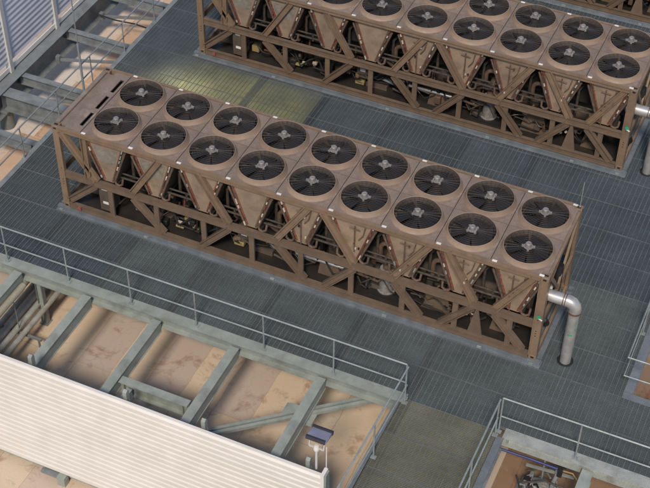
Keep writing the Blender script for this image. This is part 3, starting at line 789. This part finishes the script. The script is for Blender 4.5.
for x in (-.75, 1.62, 3.5, 5.9):
    p = MB(); p.lo((x - .05, .10, .0), (x + .05, .22, 3.7)); p.prism([(.10, 3.7), (.22, 3.7), (.22, 4.0), (.17, 4.06), (.10, 4.02)], x - .045, x + .045, ax=0)
    p.build('rear_post', 'steel', ws)
MB().lo((-9, .02, .12), (6.28, .1, .215)).build('bottom_rail', 'steel', ws)
MB().lo((-.42, -.2, -.02), (-.22, -.02, .3)).build('support_post', 'steel', ws)
MB().lo((-.9, -.16, .17), (-.2, -.04, .23)).build('support_arm', 'steel_dark', ws)

# floodlight on the end of the screen
fl = empty('floodlight', (9.08, -4.86, .24), 'small square floodlight on a white stem at the end of the white screen', 'floodlight')
MB().tube([(0, 0, -.02), (0, 0, .62)], .026, 10).build('stem', 'post_pale', fl)
MB().lathe([(0, -.05), (.05, -.04), (.068, .02), (.05, .09), (0, .1)], 16, (0, 0, .62)).build('swivel', 'white', fl)
RL = Matrix.Rotation(math.radians(-16), 3, 'X')
hd = MB(); hd.box((0, .12, .92), (.44, .36, .06), RL); 
hb = hd.build('lamp_head', 'lamp_face', fl, bevel=.012)
e = MB(); e.box(Vector((0, .12, .92)) + RL @ Vector((0, .18, .02)), (.455, .06, .09), RL); e.box(Vector((0, .12, .92)) + RL @ Vector((0, -.18, .01)), (.42, .05, .08), RL)
for k in range(7): e.box(Vector((0, .12, .92)) + RL @ Vector((-.18 + .06 * k, 0, -.05)), (.012, .31, .05), RL)
e.build('heat_sink', 'lamp_body', fl)
MB().bar((-.16, .0, .66), (.16, .0, .66), .03, .03).bar((-.16, .0, .66), (-.16, .06, .88), .02, .03).bar((.16, 0, .66), (.16, .06, .88), .02, .03).build('bracket', 'post_pale', fl)
an = empty('whip_aerial', (9.30, -4.86, .25), 'thin white rod standing at the right end of the white screen', 'rod')
MB().tube([(0, 0, 0), (0, 0, .78)], .011, 8).build('rod', 'white', an); MB().tube([(0, 0, 0), (0, 0, .12)], .022, 8).build('socket', 'post_pale', an)

# conduits in the pit at the left
for k, (x, r) in enumerate(((-.40, .085), (-.17, .075), (.06, .09), (.29, .08), (.52, .07))):
    nm = ['leftmost', 'second', 'third', 'fourth', 'rightmost'][k]
    o = MB().tube([(0, -4.6, 0), (0, 9, 0)], r, 14).build('conduit', 'pipe_grey', None, (x, 0, -1.5))
    tag(o, '%s of five grey conduits hung under the deck at far left' % nm, 'pipe', 'grey conduits in the left pit')
o = empty('pipe_hanger', (-.4, -2.9, -1.62), 'dark trapeze hanger bar carrying the grey conduits', 'hanger')
MB().bar((-.9, 0, 0), (1.35, 0, 0), .05, .06).build('crossbar', 'steel_dark', o)
for x in (-.6, .75): MB().tube([(x, 0, 0), (x, 0, 1.1)], .012, 8).build('hanger_rod', 'steel_dark', o)
MB().lo((1.2, -.05, -.55), (1.33, .05, -.5)).lo((1.25, -.02, -.5), (1.29, .02, 0)).build('bracket', 'steel_dark', o)
o = MB().tube([(0, -2.42, 0), (0, -2.5, 0), (0, -7, 0)], [.075, .088, .088], 18).build('lagged_pipe', 'lagging', None, (.33, 0, -.44))
tag(o, 'beige lagged pipe with a blunt end under the leftmost pit beam', 'pipe')
ibeam_col = empty('steel_column', (.42, -1.98, PZ), 'steel column standing in the pit between the two left beams', 'column')
MB().lo((-.09, -.06, 0), (-.075, .06, 1.64)).lo((.075, -.06, 0), (.09, .06, 1.64)).build('flange', 'steel_dark', ibeam_col)
MB().lo((-.0748, -.008, 0), (.0748, .008, 1.64)).build('web', 'steel', ibeam_col)
MB().lo((-.12, -.12, 0), (.12, .12, .02)).build('base_plate', 'steel_dark', ibeam_col)

# lower right pit: hose, pump and fittings
o = MB().tube([(0, 0, 0), (.7, .02, -.01), (1.42, .0, 0)], .028, 10).build('blue_hose', 'blue', None, (12.15, -2.03, -.80))
tag(o, 'straight dark blue hose across the lower right pit', 'hose')
pu = empty('pump', (13.1, -2.18, PZ), 'grey pump unit in the lower right pit under the hose', 'pump')
pb = MB().lathe([(0, 0), (.19, 0), (.21, .05), (.21, .5), (.16, .58), (0, .58)], 22).build('motor', 'steel_dark', pu, (-.35, .1, .4)); pb.rotation_euler = (0, PI / 2, .3)
MB().lathe([(0, 0), (.26, 0), (.30, .06), (.30, .3), (.2, .38), (0, .38)], 22, (.3, .1, .1)).build('casing', 'steel', pu)
MB().lo((-.5, -.25, 0), (.65, .45, .1)).build('skid', 'steel_dark', pu)
MB().tube([(.3, .1, .45), (.3, .1, .8), (.34, .2, 1.0), (.3, .4, 1.4)], .05, 12).build('outlet', 'steel_dark', pu)
for y in (-.1, .25): MB().tube([(-.35, y, .75), (.15, y + .1, .95), (.6, y + .12, .9)], .022, 8).build('copper_line', 'rack', pu)
MB().bar((-.35, .2, 1.02), (.7, .3, 1.0), .05, .05).build('support_bar', 'rail', pu)
MB().tube([(.02, .3, .3), (.02, .3, 1.5)], .02, 8).build('rod', 'rail', pu)
MB().lo((-.1, .35, 1.2), (.1, .5, 1.5)).build('valve_body', 'black', pu)
rq = random.Random(4)
for k in range(9):
    x = rq.uniform(-.5, .5); y = rq.uniform(-.3, .4); pts = [(x + q * .1, y + .12 * math.sin(q * 1.3 + k), .55 + .25 * math.sin(q * .8 + k)) for q in range(6)]
    MB().tube(pts, rq.choice([.014, .022]), 6).build('cable', rq.choice(['black', 'black', 'steel_dark', 'rack']), pu)
for k in range(5):
    x = rq.uniform(-.5, .5); y = rq.uniform(-.3, .3); MB().lo((x, y, .5), (x + rq.uniform(.08, .2), y + .14, rq.uniform(.6, .9))).build('fitting', rq.choice(['black', 'steel_dark', 'motor']), pu, bevel=.008)
hw_ = MB(); hw_.tube([(.12 * math.cos(2 * PI * j / 16), .12 * math.sin(2 * PI * j / 16), 0) for j in range(17)], .025, 8, False); hw_.bar((-.11, 0, 0), (.11, 0, 0), .02, .02)
hw_.build('hand_wheel', 'red', pu, (.72, -.18, .75))
o = MB().tube([(0, 0, 0), (.2, .0, .02), (.42, -.05, -.2), (.52, -.1, -.6), (.48, -.2, -1.0), (.2, -.3, -1.3)], .016, 8).build('green_hose', 'yellow', None, (13.57, -2.03, -.80))
tag(o, 'thin yellowish hose looping down from the end of the blue hose', 'hose')
va = empty('valve', (13.5, -2.03, -.82), 'black valve hanging at the right end of the blue hose', 'valve')
MB().lo((-.05, -.05, -.18), (.05, .05, .1)).build('body', 'black', va); MB().bar((-.12, 0, .12), (.12, 0, .12), .03, .03).build('lever', 'black', va)

# pit at the right: crate-like box and rubble
bx = empty('equipment_box', (15.0, .9, PZ), 'brown box on the floor of the small right hand pit', 'box')
MB().lo((-.3, -.4, 0), (.5, .4, .55)).build('body', 'slate', bx, bevel=.02); MB().lo((-.32, -.42, .552), (.52, .42, .6)).build('lid', 'tan', bx)

# ------------------------------------------------------------------ left side: girder, cross beams, louvred wall
ibeam((-4.24, -8, -.1), (-4.24, 24, -.1), .42, .76, 'girder', 'steel_dark', 'heavy grey girder under the blue louvered wall at top left')
GX = 'left side cross beams between girder and deck'
for y, h, w, lb in ((-.4, .3, .2, 'cross beam nearest the photo left edge, below the grey railing'), (1.9, .3, .2, 'second cross beam from the left edge, under the grey railing'),
                    (3.45, .55, .36, 'thick cross beam with a round stub column under its left end'), (4.3, .3, .18, 'thin cross beam just behind the thick one, left of the chiller corner'),
                    (6.68, .3, .18, 'cross beam meeting the girder below the louver post'), (8.95, .3, .18, 'farthest cross beam, at the top edge left of the second chiller')):
    ibeam((-4.23, y, -.16), (-2.07, y, -.16), w, h, 'cross_beam', 'steel_dark', lb, GX)
ibeam((-1.98, -8, -.14), (-1.98, 24, -.14), .14, .3, 'edge_beam', 'steel_dark', 'edge beam under the far left railing of the deck', 'deck edge beams')
o = empty('stub_column', (-4.2, 3.45, -1.42), 'short round column under the girder at the left edge', 'column')
MB().tube([(0, 0, 0), (0, 0, .70)], .2, 22).build('shaft', 'column', o); MB().lo((-.24, -.24, .64), (.24, .24, .695)).build('cap_plate', 'steel_dark', o)
for y, lb in ((5.9, 'thin bracing angle behind the chiller corner, left of the deck'), (8.3, 'thin bracing angle near the top edge, left of the deck'), (3.85, 'thin bracing angle beside the thick cross beam')):
    o = empty('bracing_angle', (-4.0, y, -.7), lb, 'brace', 'thin bracing angles left of the deck')
    MB().bar((0, 0, 0), (2.05, .75, 0), .07, .07).build('angle_bar', 'steel_dark', o)
    MB().lo((-.05, -.06, -.1), (.07, .06, .14)).build('hanger_plate', 'steel_dark', o)
cb = MB().tube([(-4.0, 8.1, -.5), (-3.5, 8.25, -.66), (-2.9, 8.4, -.72), (-2.4, 8.3, -.68), (-2.0, 8.2, -.5)], .022, 8).build('power_cable', 'black')
tag(cb, 'black cable sagging between girder and deck at the top left', 'cable')
lw = empty('louver_screen', (-4.4, 4, -.08), 'blue grey louvered wall standing on the girder at the top left', 'louver screen')
pys = (-7.2, -4.9, -2.6, -.3, 1.95, 4.2, 6.52, 8.84, 11.1)
for ya, yb in zip(pys[:-1], pys[1:]):
    mb = MB(); louver_blades(mb, 0, 0, .18, 4.0, .168, .07, 'y') if False else None
    z = 4.0
    while z > .34:
        prof = [(-.02, z), (.05, z - .115), (.05, z - .14), (.04, z - .14), (.035, z - .118), (-.03, z - .012)]
        mb.prism(prof, ya - 4 + .075, yb - 4 - .075, ax=1); z -= .168
    mb.build('blade_panel', 'louver_blue', lw)
for y in pys:
    MB().lo((-.06, y - 4 - .07, -.012), (.10, y - 4 + .07, 4.2)).build('post', 'post_pale', lw)
for ya, yb in zip(pys[:-1], pys[1:]): MB().lo((.02, ya - 4 + .072, .035), (.05, yb - 4 - .072, .175)).build('bottom_strip', 'louver', lw)
MB().lo((-.05, -11.2, -.014), (.0, 7.1, .03)).build('sill', 'post_pale', lw)

pole = empty('lightning_rod', (-1.93, 4.1, DZ - .15), 'tall thin pole rising behind the left corner of the nearest chiller', 'pole')
MB().tube([(0, 0, 0), (0, 0, 1.9)], .035, 10).build('lower_tube', 'rail_grey', pole)
MB().tube([(0, 0, 1.9), (0, 0, 6.0)], .016, 8).build('rod', 'rail_grey', pole)
o = empty('antenna_rod', (12.12, 2.45, HZ + .015), 'short thin rod standing on the rear right corner of the nearest chiller', 'rod')
MB().tube([(0, 0, 0), (0, 0, .72)], .007, 8).build('rod', 'steel', o); MB().lathe([(0, 0), (.02, 0), (.02, .02), (0, .02)], 10).build('foot', 'steel', o)

# ------------------------------------------------------------------ world, sun, camera
EL = 49.0; AZ = 15.0
w = bpy.data.worlds.new('World'); S.world = w; w.use_nodes = True
nt = w.node_tree
sky = nt.nodes.new('ShaderNodeTexSky'); sky.sky_type = 'NISHITA'; sky.sun_disc = False
sky.sun_elevation = math.radians(EL); sky.sun_rotation = math.radians(180 - AZ)
bg = nt.nodes['Background']; bg.inputs['Strength'].default_value = .088
nt.links.new(sky.outputs[0], bg.inputs['Color'])
sl = bpy.data.lights.new('sun', 'SUN'); sl.energy = 2.0; sl.angle = math.radians(10); sl.color = (1, .88, .74)
so = bpy.data.objects.new('sun', sl); COL.objects.link(so); so.rotation_euler = (math.radians(90 - EL), 0, math.radians(AZ)); so.location = (6, -20, 20)

cam = bpy.data.cameras.new('camera'); co = bpy.data.objects.new('camera', cam); COL.objects.link(co)
R3 = Matrix(((0.91124505, -0.28989615, 0.29256228), (0.4117861, 0.62739901, -0.66091051), (0.00804213, 0.7227245, 0.69108944)))
mw = R3.to_4x4(); mw.translation = Vector((16.08210267, -20.36987173, 22.81173103))
co.matrix_world = mw
cam.sensor_width = 36; cam.lens = 36 * 1371.979 / 650; cam.clip_end = 500; cam.clip_start = .5
S.camera = co
S.view_settings.view_transform = 'Standard'
try: S.view_settings.look = 'None'
except Exception: pass
S.view_settings.gamma = 1; S.view_settings.use_curve_mapping = False
S.view_settings.exposure = 0.5
